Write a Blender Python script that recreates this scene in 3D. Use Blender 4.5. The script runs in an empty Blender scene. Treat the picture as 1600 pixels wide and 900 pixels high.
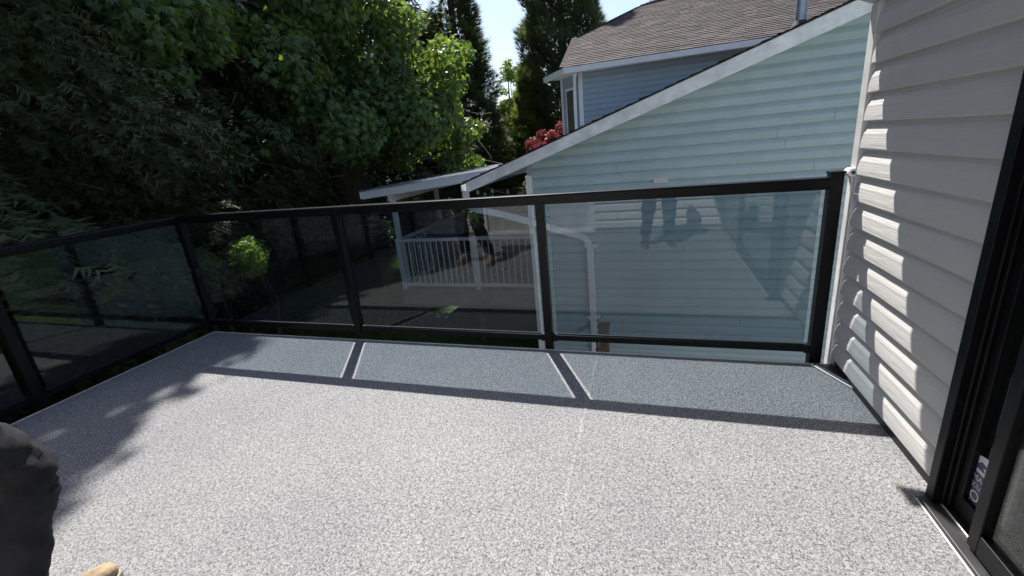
import bpy, bmesh, math, random
import numpy as np
from mathutils import Vector, Matrix
random.seed(7); RNG = np.random.default_rng(11)
SC = bpy.context.scene; COL = SC.collection
R = math.radians
# ------------------------------------------------------------------ camera
CAMPOS = Vector((-1.0239, 0.0, 1.3683)); YAW, PITCH, ROLL = -0.3226, 0.2932, 0.0963
f_ = Vector((math.sin(YAW)*math.cos(PITCH), math.cos(YAW)*math.cos(PITCH), -math.sin(PITCH)))
r_ = Vector((math.cos(YAW), -math.sin(YAW), 0)); d_ = f_.cross(r_)
r2 = math.cos(ROLL)*r_ + math.sin(ROLL)*d_; d2 = -math.sin(ROLL)*r_ + math.cos(ROLL)*d_
cam = bpy.data.cameras.new('camera'); camo = bpy.data.objects.new('camera', cam); COL.objects.link(camo)
M = Matrix((( r2.x,-d2.x,-f_.x,CAMPOS.x),(r2.y,-d2.y,-f_.y,CAMPOS.y),(r2.z,-d2.z,-f_.z,CAMPOS.z),(0,0,0,1)))
camo.matrix_world = M
cam.sensor_width = 36; cam.lens = 668.57/1600*36; cam.shift_y = -18.5/1600
cam.clip_start = .03; cam.clip_end = 800; SC.camera = camo
# ------------------------------------------------------------------ light
AZ, EL = R(-27.8), R(55.2)
SUN = Vector((math.sin(AZ)*math.cos(EL), math.cos(AZ)*math.cos(EL), math.sin(EL)))
w = bpy.data.worlds.new("World"); SC.world = w; w.use_nodes = True
wn = w.node_tree.nodes; sky = wn.new('ShaderNodeTexSky'); sky.sky_type = 'NISHITA'; sky.sun_disc = False
sky.sun_elevation = EL; sky.sun_rotation = AZ; sky.air_density = 1.0; sky.dust_density = 1.4; sky.ozone_density = 1.5
w.node_tree.links.new(sky.outputs[0], wn['Background'].inputs[0]); wn['Background'].inputs[1].default_value = .10
sl = bpy.data.lights.new('sun', 'SUN'); sl.energy = 5.0; sl.angle = R(.5); sl.color = (1, .965, .92)
so = bpy.data.objects.new('sun', sl); COL.objects.link(so); so.rotation_euler = (-SUN).to_track_quat('-Z', 'Y').to_euler()
SC.view_settings.view_transform = 'Standard'; SC.view_settings.look = 'None'; SC.view_settings.exposure = 0.82; SC.view_settings.gamma = 1
SC.render.engine = 'CYCLES'
cy = SC.cycles; cy.max_bounces = 10; cy.transparent_max_bounces = 24; cy.diffuse_bounces = 4; cy.glossy_bounces = 4
cy.sample_clamp_indirect = 8
try: cy.use_denoising = True
except Exception: pass

# ------------------------------------------------------------------ materials
def nt(name):
    m = bpy.data.materials.new(name); m.use_nodes = True
    return m, m.node_tree.nodes, m.node_tree.links, m.node_tree.nodes['Principled BSDF']
def texco(n, l, scale=(1,1,1), rot=(0,0,0), which='Object'):
    t = n.new('ShaderNodeTexCoord'); mp = n.new('ShaderNodeMapping'); mp.inputs['Scale'].default_value = scale; mp.inputs['Rotation'].default_value = rot
    l.new(t.outputs[which], mp.inputs[0]); return mp.outputs[0]
def noise(n, l, vec, scale, detail=4, rough=.5, dist=0):
    x = n.new('ShaderNodeTexNoise'); x.inputs['Scale'].default_value = scale; x.inputs['Detail'].default_value = detail
    x.inputs['Roughness'].default_value = rough; x.inputs['Distortion'].default_value = dist; l.new(vec, x.inputs['Vector']); return x.outputs['Fac']
def ramp(n, l, fac, stops):
    r = n.new('ShaderNodeValToRGB'); e = r.color_ramp.elements
    while len(e) < len(stops): e.new(.5)
    for k, (p, c) in zip(e, stops): k.position = p; k.color = (*c, 1)
    l.new(fac, r.inputs[0]); return r.outputs[0]
def bump(n, l, b, h, strength=.3, dist=.01):
    x = n.new('ShaderNodeBump'); x.inputs['Strength'].default_value = strength; x.inputs['Distance'].default_value = dist
    l.new(h, x.inputs['Height']); l.new(x.outputs[0], b.inputs['Normal'])
def mixc(n, l, fac, a, b_, mode='MIX'):
    x = n.new('ShaderNodeMix'); x.data_type = 'RGBA'; x.blend_type = mode
    for s, v in ((x.inputs[0], fac), (x.inputs[6], a), (x.inputs[7], b_)):
        if isinstance(v, (int, float)): s.default_value = v
        elif isinstance(v, tuple): s.default_value = (*v, 1)
        else: l.new(v, s)
    return x.outputs[2]
def simple(name, col, rough=.6, var=.12, scale=6, spec=.5, metal=0, bs=0, bscale=80, stretch=(1,1,1)):
    m, n, l, b = nt(name); v = texco(n, l, stretch)
    c2 = tuple(max(0, x*(1-var)) for x in col); c1 = tuple(min(1, x*(1+var*.6)) for x in col)
    l.new(ramp(n, l, noise(n, l, v, scale, 5, .6), [(.3, c2), (.7, c1)]), b.inputs['Base Color'])
    b.inputs['Roughness'].default_value = rough; b.inputs['Specular IOR Level'].default_value = spec; b.inputs['Metallic'].default_value = metal
    if bs: bump(n, l, b, noise(n, l, v, bscale, 4), bs, .004)
    return m
def siding(name, col, along, grain=.35, var=.05, grime=.12):
    """vinyl plank with embossed wood grain running along the plank"""
    m, n, l, b = nt(name)
    st = (2.2, 2.2, 30) if True else (1,1,1)
    st = tuple(3.0 if i == along else 42.0 for i in range(3))
    v = texco(n, l, st); g = noise(n, l, v, 1.0, 3, .55, 1.6)
    v2 = texco(n, l, (1,1,1)); g2 = noise(n, l, v2, 1.7, 6, .65)
    oi = n.new('ShaderNodeObjectInfo')
    c = ramp(n, l, g2, [(.25, tuple(x*(1-grime) for x in col)), (.6, col)])
    r = n.new('ShaderNodeMapRange'); r.inputs[3].default_value = 1-var; r.inputs[4].default_value = 1.0; l.new(oi.outputs['Random'], r.inputs[0])
    c = mixc(n, l, 1.0, c, r.outputs[0], 'MULTIPLY')
    l.new(c, b.inputs['Base Color']); b.inputs['Roughness'].default_value = .48; b.inputs['Specular IOR Level'].default_value = .4
    bump(n, l, b, g, grain, .006); return m
def leafmat(name, a, b2, transl=.45, rough=.5, tcol=None):
    m, n, l, b = nt(name); g = n.new('ShaderNodeNewGeometry')
    c = ramp(n, l, g.outputs['Random Per Island'], [(0, a), (1, b2)])
    l.new(c, b.inputs['Base Color']); b.inputs['Roughness'].default_value = rough; b.inputs['Specular IOR Level'].default_value = .35
    t = n.new('ShaderNodeBsdfTranslucent'); tm = mixc(n, l, 1.0, c, tcol or (1.5, 1.6, .6), 'MULTIPLY'); l.new(tm, t.inputs[0])
    mx = n.new('ShaderNodeMixShader'); mx.inputs[0].default_value = transl
    l.new(b.outputs[0], mx.inputs[1]); l.new(t.outputs[0], mx.inputs[2]); l.new(mx.outputs[0], n['Material Output'].inputs[0]); return m
def glass(name, tint, base_r=.04, rough=0.0, haze=0):
    m, n, l, b = nt(name); n.remove(b)
    lw = n.new('ShaderNodeLayerWeight'); lw.inputs[0].default_value = .5
    p = n.new('ShaderNodeMath'); p.operation = 'POWER'; l.new(lw.outputs['Facing'], p.inputs[0]); p.inputs[1].default_value = 5
    q = n.new('ShaderNodeMath'); q.operation = 'MULTIPLY_ADD'; l.new(p.outputs[0], q.inputs[0]); q.inputs[1].default_value = 1-base_r; q.inputs[2].default_value = base_r
    t = n.new('ShaderNodeBsdfTransparent'); t.inputs[0].default_value = (*tint, 1)
    gl = n.new('ShaderNodeBsdfGlossy'); gl.inputs['Roughness'].default_value = rough; gl.inputs[0].default_value = (1,1,1,1)
    mx = n.new('ShaderNodeMixShader'); l.new(q.outputs[0], mx.inputs[0])
    tr = t.outputs[0]
    if haze:
        df = n.new('ShaderNodeBsdfDiffuse'); df.inputs[0].default_value = (.6,.62,.65,1); m2 = n.new('ShaderNodeMixShader')
        v = texco(n, l, (1,1,1)); nz = noise(n, l, v, 2.5, 5, .7); mr = n.new('ShaderNodeMapRange'); l.new(nz, mr.inputs[0])
        mr.inputs[1].default_value = .35; mr.inputs[2].default_value = .8; mr.inputs[3].default_value = haze*.4; mr.inputs[4].default_value = haze*1.6
        l.new(mr.outputs[0], m2.inputs[0]); l.new(tr, m2.inputs[1]); l.new(df.outputs[0], m2.inputs[2]); tr = m2.outputs[0]
    l.new(tr, mx.inputs[1]); l.new(gl.outputs[0], mx.inputs[2]); l.new(mx.outputs[0], n['Material Output'].inputs[0]); return m

MAT = {}
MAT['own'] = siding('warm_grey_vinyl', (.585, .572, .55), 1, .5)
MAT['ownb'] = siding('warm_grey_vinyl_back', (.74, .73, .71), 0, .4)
MAT['pale'] = siding('pale_blue_green_vinyl', (.42, .535, .57), 0, .22, .07, .18)
MAT['blue'] = siding('slate_blue_vinyl', (.36, .45, .54), 0, .2)
MAT['white'] = simple('white_painted_metal', (.84, .85, .86), .45, .08, 5)
MAT['offwhite'] = simple('weathered_white_paint', (.84, .84, .83), .6, .22, 7, bs=.25, bscale=60, stretch=(1,1,1))
MAT['trim'] = simple('grey_white_trim', (.62, .615, .60), .5, .18, 9)
MAT['black'] = simple('black_powder_coat', (.004, .004, .005), .34, .3, 12, .2)
MAT['blackm'] = simple('black_door_frame', (.005, .005, .006), .40, .3, 12, .22)
MAT['alu'] = simple('worn_aluminium', (.55, .54, .52), .35, .2, 20, metal=.9)
MAT['flash'] = simple('black_flashing', (.03, .03, .032), .5, .5, 14)
MAT['wood'] = simple('brown_weathered_wood', (.17, .11, .075), .75, .45, 5, .3, bs=.4, bscale=30, stretch=(1,1,.15))
MAT['fence'] = simple('dark_stained_fence', (.075, .062, .052), .8, .5, 3, .2, bs=.4, bscale=25, stretch=(4,4,.4))
MAT['shingle'] = None
MAT['bark'] = simple('tree_bark', (.07, .055, .043), .9, .5, 6, .2, bs=.8, bscale=18, stretch=(3,3,.5))
MAT['twig'] = simple('pale_twig_bark', (.16, .13, .09), .8, .4, 12, .2)
MAT['concrete'] = simple('grey_concrete', (.24, .235, .225), .85, .3, 3, .3, bs=.3)
MAT['dark_in'] = simple('dark_interior', (.035, .034, .034), .8, .3, 2)
MAT['curtain'] = simple('grey_curtain', (.16, .155, .15), .9, .3, 3)
MAT['plank_floor'] = simple('weathered_grey_decking', (.22, .20, .185), .75, .35, 4, .3)
MAT['glass'] = glass('grey_tinted_glass', (.645, .70, .735), .047, 0, .003)
MAT['doorglass'] = glass('clear_door_glass', (.86, .88, .88), .05)
MAT['rubber'] = simple('black_rubber', (.012, .012, .012), .7, .2, 20)
MAT['cover'] = simple('dark_grill_cover', (.05, .05, .052), .6, .4, 8, .4)
MAT['hood'] = simple('beige_grill_hood', (.36, .33, .29), .4, .2, 8)
MAT['bulb'] = simple('white_bulb', (.8, .78, .7), .3, .05, 8)
MAT['flue'] = simple('galvanised_flue', (.42, .46, .50), .38, .2, 6, metal=.7)
# clothes / skin
MAT['trousers'] = simple('charcoal_canvas', (.022, .022, .024), .85, .45, 9, .25, bs=.25, bscale=260)
MAT['trousers2'] = simple('dark_navy_denim', (.035, .04, .055), .85, .4, 9, .25, bs=.25, bscale=260)
MAT['boot'] = simple('tan_suede', (.33, .245, .155), .8, .5, 22, .25, bs=.35, bscale=140)
MAT['shoe'] = simple('black_shoe_leather', (.02, .02, .022), .5, .3, 14)
MAT['sole'] = simple('cream_rubber_sole', (.36, .32, .26), .8, .2, 20)
MAT['shirt'] = simple('grey_work_shirt', (.16, .17, .19), .85, .3, 9, .2)
MAT['skin'] = simple('skin', (.50, .32, .235), .55, .12, 12)
MAT['hair'] = simple('dark_hair', (.03, .022, .016), .6, .4, 40)
# deck membrane: speckled vinyl
def membrane(name='speckled_vinyl_membrane', gain=1.0):
    m, n, l, b = nt(name); v = texco(n, l, (1, 1, 1))
    a = noise(n, l, v, 132, 2.5, .62, 1.2); c = noise(n, l, v, 280, 2, .6, .6)
    big = noise(n, l, v, 1.1, 5, .6)
    mx = mixc(n, l, .32, a, c)
    col = ramp(n, l, mx, [(.39, (.078, .079, .083)), (.46, (.130, .131, .136)), (.515, (.268, .267, .268)), (.61, (.365, .363, .362))])
    sc = ramp(n, l, big, [(.3, (.86*gain, .86*gain, .88*gain)), (.7, (1.06*gain, 1.05*gain, 1.03*gain))])
    # faint scuffs
    v2 = texco(n, l, (1.2, 3.0, 1), (0, 0, .5)); s2 = noise(n, l, v2, 2.2, 6, .75, 1.2)
    sm = ramp(n, l, s2, [(.62, (0,0,0)), (.78, (.2,.2,.2))])
    col = mixc(n, l, 1.0, col, sc, 'MULTIPLY'); col = mixc(n, l, sm, col, (.45,.45,.45))
    l.new(col, b.inputs['Base Color']); b.inputs['Roughness'].default_value = .8; b.inputs['Specular IOR Level'].default_value = .22
    bump(n, l, b, mx, .25, .002); return m
MAT['membrane'] = membrane()
MAT['seam'] = membrane('membrane_weld', 1.2)
def shingle_mat():
    m, n, l, b = nt('brown_asphalt_shingle'); v = texco(n, l, (1,1,1)); g = n.new('ShaderNodeNewGeometry')
    c = ramp(n, l, g.outputs['Random Per Island'], [(0, (.045,.036,.036)), (.5, (.068,.054,.052)), (1, (.105,.083,.078))])
    sp = ramp(n, l, noise(n, l, v, 60, 3, .7), [(.3, (.7,.7,.7)), (.7, (1.2,1.15,1.1))])
    l.new(mixc(n, l, 1.0, c, sp, 'MULTIPLY'), b.inputs['Base Color']); b.inputs['Roughness'].default_value = .9; return m
MAT['shingle'] = shingle_mat()
def lawn_mat():
    m, n, l, b = nt('lawn_soil'); v = texco(n, l, (1,1,1)); a = noise(n, l, v, 1.2, 6, .65); c = noise(n, l, v, 26, 4, .7)
    x = mixc(n, l, .5, a, c)
    l.new(ramp(n, l, x, [(.35, (.03,.052,.012)), (.5, (.055,.105,.02)), (.65, (.09,.16,.03))]), b.inputs['Base Color']); b.inputs['Roughness'].default_value = .9
    bump(n, l, b, c, .8, .05); return m
MAT['lawn'] = lawn_mat()
MAT['grass'] = leafmat('grass_blades', (.07,.12,.02), (.15,.21,.045), .35)
MAT['maple'] = leafmat('maple_leaf', (.085,.155,.075), (.155,.225,.085), .52, .32, (1.7, 1.6, .40))
MAT['cedar'] = leafmat('cedar_spray', (.045,.066,.030), (.090,.112,.050), .22, .6, (1.3,1.3,.6))
MAT['cypress'] = leafmat('cypress_spray', (.085,.118,.072), (.155,.19,.10), .36, .6, (1.4,1.4,.6))
MAT['lcedar'] = leafmat('light_cedar_spray', (.11,.15,.06), (.20,.24,.10), .55, .6)
MAT['light'] = leafmat('light_green_leaf', (.13,.18,.05), (.21,.26,.08), .55, .5)
MAT['shrub'] = leafmat('sunlit_tone_shrub_leaf', (.20,.30,.055), (.36,.46,.12), .4, .45)  # bright lime stands in for sunlight on the leaves
MAT['red'] = leafmat('red_maple_leaf', (.19,.052,.058), (.33,.13,.125), .35, .45, (1.4,.6,.6))
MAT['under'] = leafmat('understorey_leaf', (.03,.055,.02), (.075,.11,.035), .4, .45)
MAT['catkin'] = leafmat('catkin', (.16,.14,.05), (.24,.20,.08), .3, .7)

# ------------------------------------------------------------------ mesh helpers
class MB:
    def __init__(s): s.v = []; s.f = []
    def box(s, x0, x1, y0, y1, z0, z1):
        k = len(s.v); s.v += [(x0,y0,z0),(x1,y0,z0),(x1,y1,z0),(x0,y1,z0),(x0,y0,z1),(x1,y0,z1),(x1,y1,z1),(x0,y1,z1)]
        s.f += [(k,k+3,k+2,k+1),(k+4,k+5,k+6,k+7),(k,k+1,k+5,k+4),(k+1,k+2,k+6,k+5),(k+2,k+3,k+7,k+6),(k+3,k,k+4,k+7)]; return s
    def prism(s, pts, ext):
        """closed polygon extruded along a vector"""
        k = len(s.v); n = len(pts); e = Vector(ext)
        s.v += [tuple(p) for p in pts] + [tuple(Vector(p)+e) for p in pts]
        s.f += [tuple(range(k, k+n))[::-1], tuple(range(k+n, k+2*n))] + [(k+i, k+(i+1) % n, k+n+(i+1) % n, k+n+i) for i in range(n)]; return s
    def tube(s, pts, radii, n=8, cap=True):
        k0 = len(s.v); P = [Vector(p) for p in pts]
        if not hasattr(radii, '__len__'): radii = [radii]*len(P)
        t = (P[1]-P[0]).normalized(); a = t.orthogonal().normalized()
        for i, p in enumerate(P):
            t = (P[min(i+1, len(P)-1)]-P[max(i-1, 0)]).normalized(); a = (a - a.dot(t)*t).normalized(); b = t.cross(a)
            for j in range(n):
                q = 2*math.pi*j/n; s.v.append(tuple(p + radii[i]*(math.cos(q)*a + math.sin(q)*b)))
        for i in range(len(P)-1):
            for j in range(n):
                s.f.append((k0+i*n+j, k0+i*n+(j+1) % n, k0+(i+1)*n+(j+1) % n, k0+(i+1)*n+j))
        if cap:
            s.f.append(tuple(range(k0, k0+n))[::-1]); s.f.append(tuple(range(k0+(len(P)-1)*n, k0+len(P)*n)))
        return s
    def beam(s, a, b, wd, ht, up=(0,0,1)):
        a = Vector(a); b = Vector(b); t = (b-a).normalized(); u = Vector(up); sd = t.cross(u).normalized(); u = sd.cross(t).normalized()
        pts = [a+sd*x*wd/2+u*y*ht/2 for x, y in ((-1,-1),(1,-1),(1,1),(-1,1))]
        return s.prism(pts, b-a)
    def loft(s, secs, cap=True):
        k = len(s.v); n = len(secs[0])
        for q in secs: s.v += [tuple(p) for p in q]
        for i in range(len(secs)-1):
            for j in range(n): s.f.append((k+i*n+j, k+i*n+(j+1) % n, k+(i+1)*n+(j+1) % n, k+(i+1)*n+j))
        if cap: s.f.append(tuple(range(k, k+n))[::-1]); s.f.append(tuple(range(k+(len(secs)-1)*n, k+len(secs)*n)))
        return s
    def mesh(s, name, smooth=False, fix=True):
        m = bpy.data.meshes.new(name); m.from_pydata(s.v, [], s.f)
        if fix:
            bm = bmesh.new(); bm.from_mesh(m); bmesh.ops.recalc_face_normals(bm, faces=bm.faces); bm.to_mesh(m); bm.free()
        if smooth: m.polygons.foreach_set('use_smooth', [True]*len(m.polygons))
        return m
    def build(s, name, mat, parent=None, smooth=False, bevel=0, **kw):
        return obj(name, s.mesh(name, smooth), mat, parent, bevel, **kw)
def obj(name, mesh, mat, parent=None, bevel=0, loc=None, **kw):
    o = bpy.data.objects.new(name, mesh); COL.objects.link(o)
    if mat is not None and not mesh.materials: mesh.materials.append(MAT[mat] if isinstance(mat, str) else mat)
    if parent is not None: o.parent = parent
    if loc is not None: o.location = loc
    if bevel:
        b = o.modifiers.new('bevel', 'BEVEL'); b.width = bevel; b.segments = 2; b.limit_method = 'ANGLE'; b.angle_limit = R(40)
    for k, v in kw.items(): o[k] = v
    return o
def thing(name, label, cat, loc=(0,0,0), group=None):
    o = bpy.data.objects.new(name, None); COL.objects.link(o); o.location = loc; o.empty_display_size = .1
    o['label'] = label; o['category'] = cat
    if group: o['group'] = group
    return o
def tag(o, label, cat, group=None):
    o['label'] = label; o['category'] = cat
    if group: o['group'] = group
    return o
def copy_tree(o, parent=None):
    c = o.copy(); COL.objects.link(c)
    if parent is not None: c.parent = parent
    for ch in list(o.children): copy_tree(ch, c)
    return c
def L(T, off):      # subtract a thing's location for parts built in world coordinates
    return [tuple(Vector(p)-Vector(off)) for p in T]

# ------------------------------------------------------------------ ground
g = MB(); N = 24
for i in range(N+1):
    for j in range(N+1): g.v.append((-150+300*i/N, -150+300*j/N, -2.0))
for i in range(N):
    for j in range(N): g.f.append((i*(N+1)+j, (i+1)*(N+1)+j, (i+1)*(N+1)+j+1, i*(N+1)+j+1))
g.build('lawn', 'lawn', kind='structure')
MB().box(-4.6, 3, 2.9, 5.55, -2.02, -1.985).build('side_path', 'concrete', kind='structure')

# ------------------------------------------------------------------ own deck
YD, XL, YB = 2.609, -4.809, -1.27
dk = MB().box(XL, 0.0, YB, YD, -.03, 0).build('deck_floor', 'membrane', kind='structure')
MB().box(-1.350, -1.334, YB+.05, YD-.012, 0.0003, .0016).build('welded_seam', 'seam', dk)
MB().box(XL-.004, 0, YD, YD+.008, -.07, .004).build('drip_edge', 'trim', dk)
MB().box(XL-.008, XL-.0005, YB, YD+.008, -.07, .004).build('drip_edge', 'trim', dk)
MB().box(XL+.01, -.02, YD-.04, YD-.003, -.28, -.032).build('fascia_board', 'white', dk)
MB().box(XL+.003, XL+.04, YB, YD-.045, -.28, -.032).build('fascia_board', 'white', dk)
for i in range(11): MB().box(XL+.3+i*.42, XL+.34+i*.42, YB, YD-.045, -.24, -.033).build('joist', 'wood', dk)
for x in (-4.6, -2.4, -.3): MB().box(x-.07, x+.07, 2.3, 2.44, -2, -.245).build('support_post', 'wood', dk)
# black corner flashing with white sealant line
MB().prism([(-.119,2.590,.004),(-.012,2.366,.004),(-.012,2.590,.004)], (0,0,.012)).build('corner_flashing', 'flash', dk)
MB().prism([(-.130,2.594,.003),(-.010,2.343,.003),(-.004,2.352,.003),(-.117,2.594,.003)], (0,0,.007)).build('sealant_bead', 'white', dk)
MB().box(-.014, -.002, 1.616, 2.596, .002, .062).build('base_flashing', 'flash', dk)

# ------------------------------------------------------------------ railing
rail = thing('deck_railing', 'black aluminium railing with grey tinted glass panels round the speckled deck', 'railing', (0,0,0))
YP, XP, H = 2.652, -4.858, 1.067
PX = [-.100, -1.680, -3.245, XP]
def post(x, y, top, hw=.027, cap=True):
    o = MB().box(x-hw, x+hw, y-hw, y+hw, -.17, top).build('post', 'black', rail, bevel=.003)
    if cap: MB().box(x-hw-.005, x+hw+.005, y-hw-.005, y+hw+.005, top, top+.012).build('post_cap', 'black', o, bevel=.003)
    MB().box(x-hw-.012, x+hw+.012, y-.05 if y > 2.6 else y-hw-.012, y+hw+.012, -.19, -.06).build('mounting_bracket', 'black', o, bevel=.003)
    for sx in (-.017, .017):
        MB().tube([(x+sx, y-.052, -.10), (x+sx, y-.058, -.10)], .006, 8).build('bolt', 'alu', o)
    return o
post(PX[0], YP, 1.082, .030)
for x in PX[1:]: post(x, YP, H-.046, cap=False)
LY = [1.415, .16, -1.1]
for y in LY: post(XP, y, H-.046, cap=False)
def rail_profile(cx, z):   # cross-section across the rail (offset, z)
    return [(-.036,z-.046),(-.036,z-.012),(-.031,z-.003),(-.02,z),(.02,z),(.031,z-.003),(.036,z-.012),(.036,z-.046),(.026,z-.046),(.026,z-.040),(-.026,z-.040),(-.026,z-.046)]
MB().prism([(PX[0]-.030, YP+a, b) for a, b in rail_profile(0, H)], (XP-.036-PX[0]+.030, 0, 0)).build('top_rail', 'black', rail)
MB().prism([(XP+a, YP-.0365, b-.0015) for a, b in rail_profile(0, H)], (0, YB+.02-YP+.0365, 0)).build('top_rail', 'black', rail)
def panel_x(x0, x1):
    MB().box(x0+.027, x1-.027, YP-.016, YP+.016, .062, .104).build('bottom_rail', 'black', rail, bevel=.003)
    MB().box(x0+.030, x1-.030, YP-.011, YP+.011, H-.066, H-.0465).build('glazing_channel', 'black', rail)
    gp = MB().box(x0+.058, x1-.058, YP-.003, YP+.003, .098, H-.05).build('glass_panel', 'glass', rail)
    MB().box(x0+.045, x1-.045, YP-.007, YP+.007, .1045, .112).build('gasket', 'rubber', gp)
    for s, x in ((1, x0+.027), (-1, x1-.027)):
        MB().box(min(x, x+s*.03), max(x, x+s*.03), YP-.019, YP+.019, .056, .110).build('rail_bracket', 'black', rail, bevel=.003)
for a, b in zip(PX[1:], PX[:-1]): panel_x(a, b)
ly = [YP]+LY
for a, b in zip(ly[1:], ly[:-1]):
    MB().box(XP-.016, XP+.016, a+.027, b-.027, .062, .104).build('bottom_rail', 'black', rail, bevel=.003)
    MB().box(XP-.011, XP+.011, a+.030, b-.030, H-.066, H-.0485).build('glazing_channel', 'black', rail)
    gp = MB().box(XP-.003, XP+.003, a+.058, b-.058, .098, H-.05).build('glass_panel', 'glass', rail)
    MB().box(XP-.007, XP+.007, a+.045, b-.045, .1045, .112).build('gasket', 'rubber', gp)
# little wet beads / screw heads on the rail
for x in (-4.55, -4.2, -4.05, -3.1, -2.0, -1.2): MB().tube([(x, YP+.02, H), (x, YP+.02, H+.003)], .004, 8).build('rail_screw', 'alu', rail)

# ------------------------------------------------------------------ siding planks
def lap_profile(p, ex, top=.006):
    return [(.002,0),(p-.003,-.003),(p,.003),(p-.001,ex*.22),(p-.006,ex*.55),(top+.004,ex*.86),(top,ex*1.03),(.002,ex*1.03)]
def dutch_profile(p, ex):
    return [(.001,0),(p-.002,-.002),(p,.003),(p,ex*.56),(p-.005,ex*.62),(.003,ex*.93),(.002,ex*1.03),(.001,ex*1.03)]
PLANKS = {}
def plank(parent, mat, axis, face, pos, a0, a1, z, prof, key):
    """axis: direction of the plank ('x' or 'y'); face: -1 when the wall faces the negative side of the other axis"""
    Lh = round(a1-a0, 3); k = (key, axis, face, Lh)
    if k not in PLANKS:
        m = MB()
        if axis == 'y': m.prism([(face*d, 0, h) for d, h in prof], (0, Lh, 0))
        else: m.prism([(0, face*d, h) for d, h in prof], (Lh, 0, 0))
        PLANKS[k] = m.mesh('siding_plank'); PLANKS[k].materials.append(MAT[mat])
    return obj('siding_plank', PLANKS[k], None, parent, loc=(pos, a0, z) if axis == 'y' else (a0, pos, z))

# ------------------------------------------------------------------ own house
house = thing('house', 'warm grey vinyl clad house wall with black patio door right of the deck', 'house')
EX = .127; prof = lap_profile(.031, EX)
MB().box(.001, .12, 1.6155, 2.66, -.5, 2.40).build('wall', 'trim', house)
MB().box(.001, .12, YB, -.02, -.5, 2.40).build('wall', 'trim', house)
MB().box(.001, .12, -.02, 1.6155, 2.07, 2.40).build('wall', 'trim', house)
MB().box(-9.5, .12, YB-.14, YB-.001, -2, 2.6).build('wall', 'trim', house)
MB().box(.12, 3.2, 2.50, 2.64, -2, 2.4).build('wall', 'trim', house)
for i in range(19):
    z = .058+i*EX
    if z+EX > 2.42: continue
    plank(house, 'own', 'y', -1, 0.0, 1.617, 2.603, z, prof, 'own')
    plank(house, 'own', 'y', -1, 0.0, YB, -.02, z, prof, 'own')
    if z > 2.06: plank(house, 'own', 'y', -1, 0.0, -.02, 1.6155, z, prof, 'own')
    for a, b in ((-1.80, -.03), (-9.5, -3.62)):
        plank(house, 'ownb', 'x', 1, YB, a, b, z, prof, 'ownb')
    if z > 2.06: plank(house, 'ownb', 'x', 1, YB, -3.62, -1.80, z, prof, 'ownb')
# corner trim
MB().prism([(-.004,2.606,-.45),(-.028,2.606,-.45),(-.032,2.610,-.45),(-.032,2.675,-.45),(.09,2.675,-.45),(.09,2.640,-.45),(-.004,2.640,-.45)], (0,0,2.29)).build('corner_trim', 'trim', house, bevel=.002)
MB().box(-.0385, -.0325, 2.622, 2.672, -.30, 1.075).build('lower_trim', 'offwhite', house, bevel=.003)
cp = MB().tube([(-.040, 2.612, 1.085), (-.040, 2.672, 1.085)], .021, 14).build('trim_roll', 'offwhite', house)
MB().tube([(-.040, 2.6105, 1.085), (-.040, 2.6118, 1.085)], .009, 10).build('trim_hole', 'flash', cp)
# eave and an added return, edges shaped to cast the slanting wall shade
ev = MB().prism([(0.0,2.99,2.40),(-.90,3.14,2.40),(-.85,3.02,2.40),(-.80,2.90,2.40),(-.80,-2.2,2.40),(0.0,-2.2,2.40)], (0,0,.16)).build('eave', 'white', house)
MB().prism([(0,2.70,1.84),(-.90,3.14,2.398),(0,2.985,2.398)], (0,-.10,0.0)).build('added_eave_return', 'trim', house)
MB().box(-9.5, -.8005, YB-.02, YB+.45, 2.41, 2.56).build('eave', 'white', house)
MB().prism([(-.80,3.0,2.561),(3.2,3.0,4.1),(3.2,3.0,4.2),(-.80,3.0,2.661)], (0,-5.6,0)).build('roof', 'shingle', house)
# back patio window (seen only as a reflection)
bw = MB().box(-3.58, -1.84, YB-.05, YB-.02, .03, 2.03).build('back_door', 'doorglass', house)
for x0, x1, z0, z1 in ((-3.62,-3.55,0,2.06),(-1.87,-1.80,0,2.06),(-3.55,-1.87,1.99,2.06),(-3.55,-1.87,0,.05),(-2.75,-2.67,.05,1.99)):
    MB().box(x0, x1, YB-.001, YB+.028, z0, z1).build('white_frame', 'white', bw)
# interior behind the doors
MB().box(2.0, 2.1, -1.2, 2.45, -.05, 2.4).build('inner_wall', 'dark_in', house)
MB().box(.121, 2.0, -1.2, 2.45, -.10, -.05).build('inner_floor', 'dark_in', house)
MB().box(.121, 2.1, -1.3, 2.49, 2.30, 2.395).build('inner_ceiling', 'dark_in', house)
cm = MB(); pts = []
for i in range(40): pts.append((.30+.035*math.sin(i*1.3), .15+i*.028, .0))
for i in range(len(pts)-1): cm.prism([pts[i], pts[i+1], (pts[i+1][0]+.004, pts[i+1][1], 0), (pts[i][0]+.004, pts[i][1], 0)], (0,0,2.0))
cm.build('curtain', 'curtain', house, kind='stuff')
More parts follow.
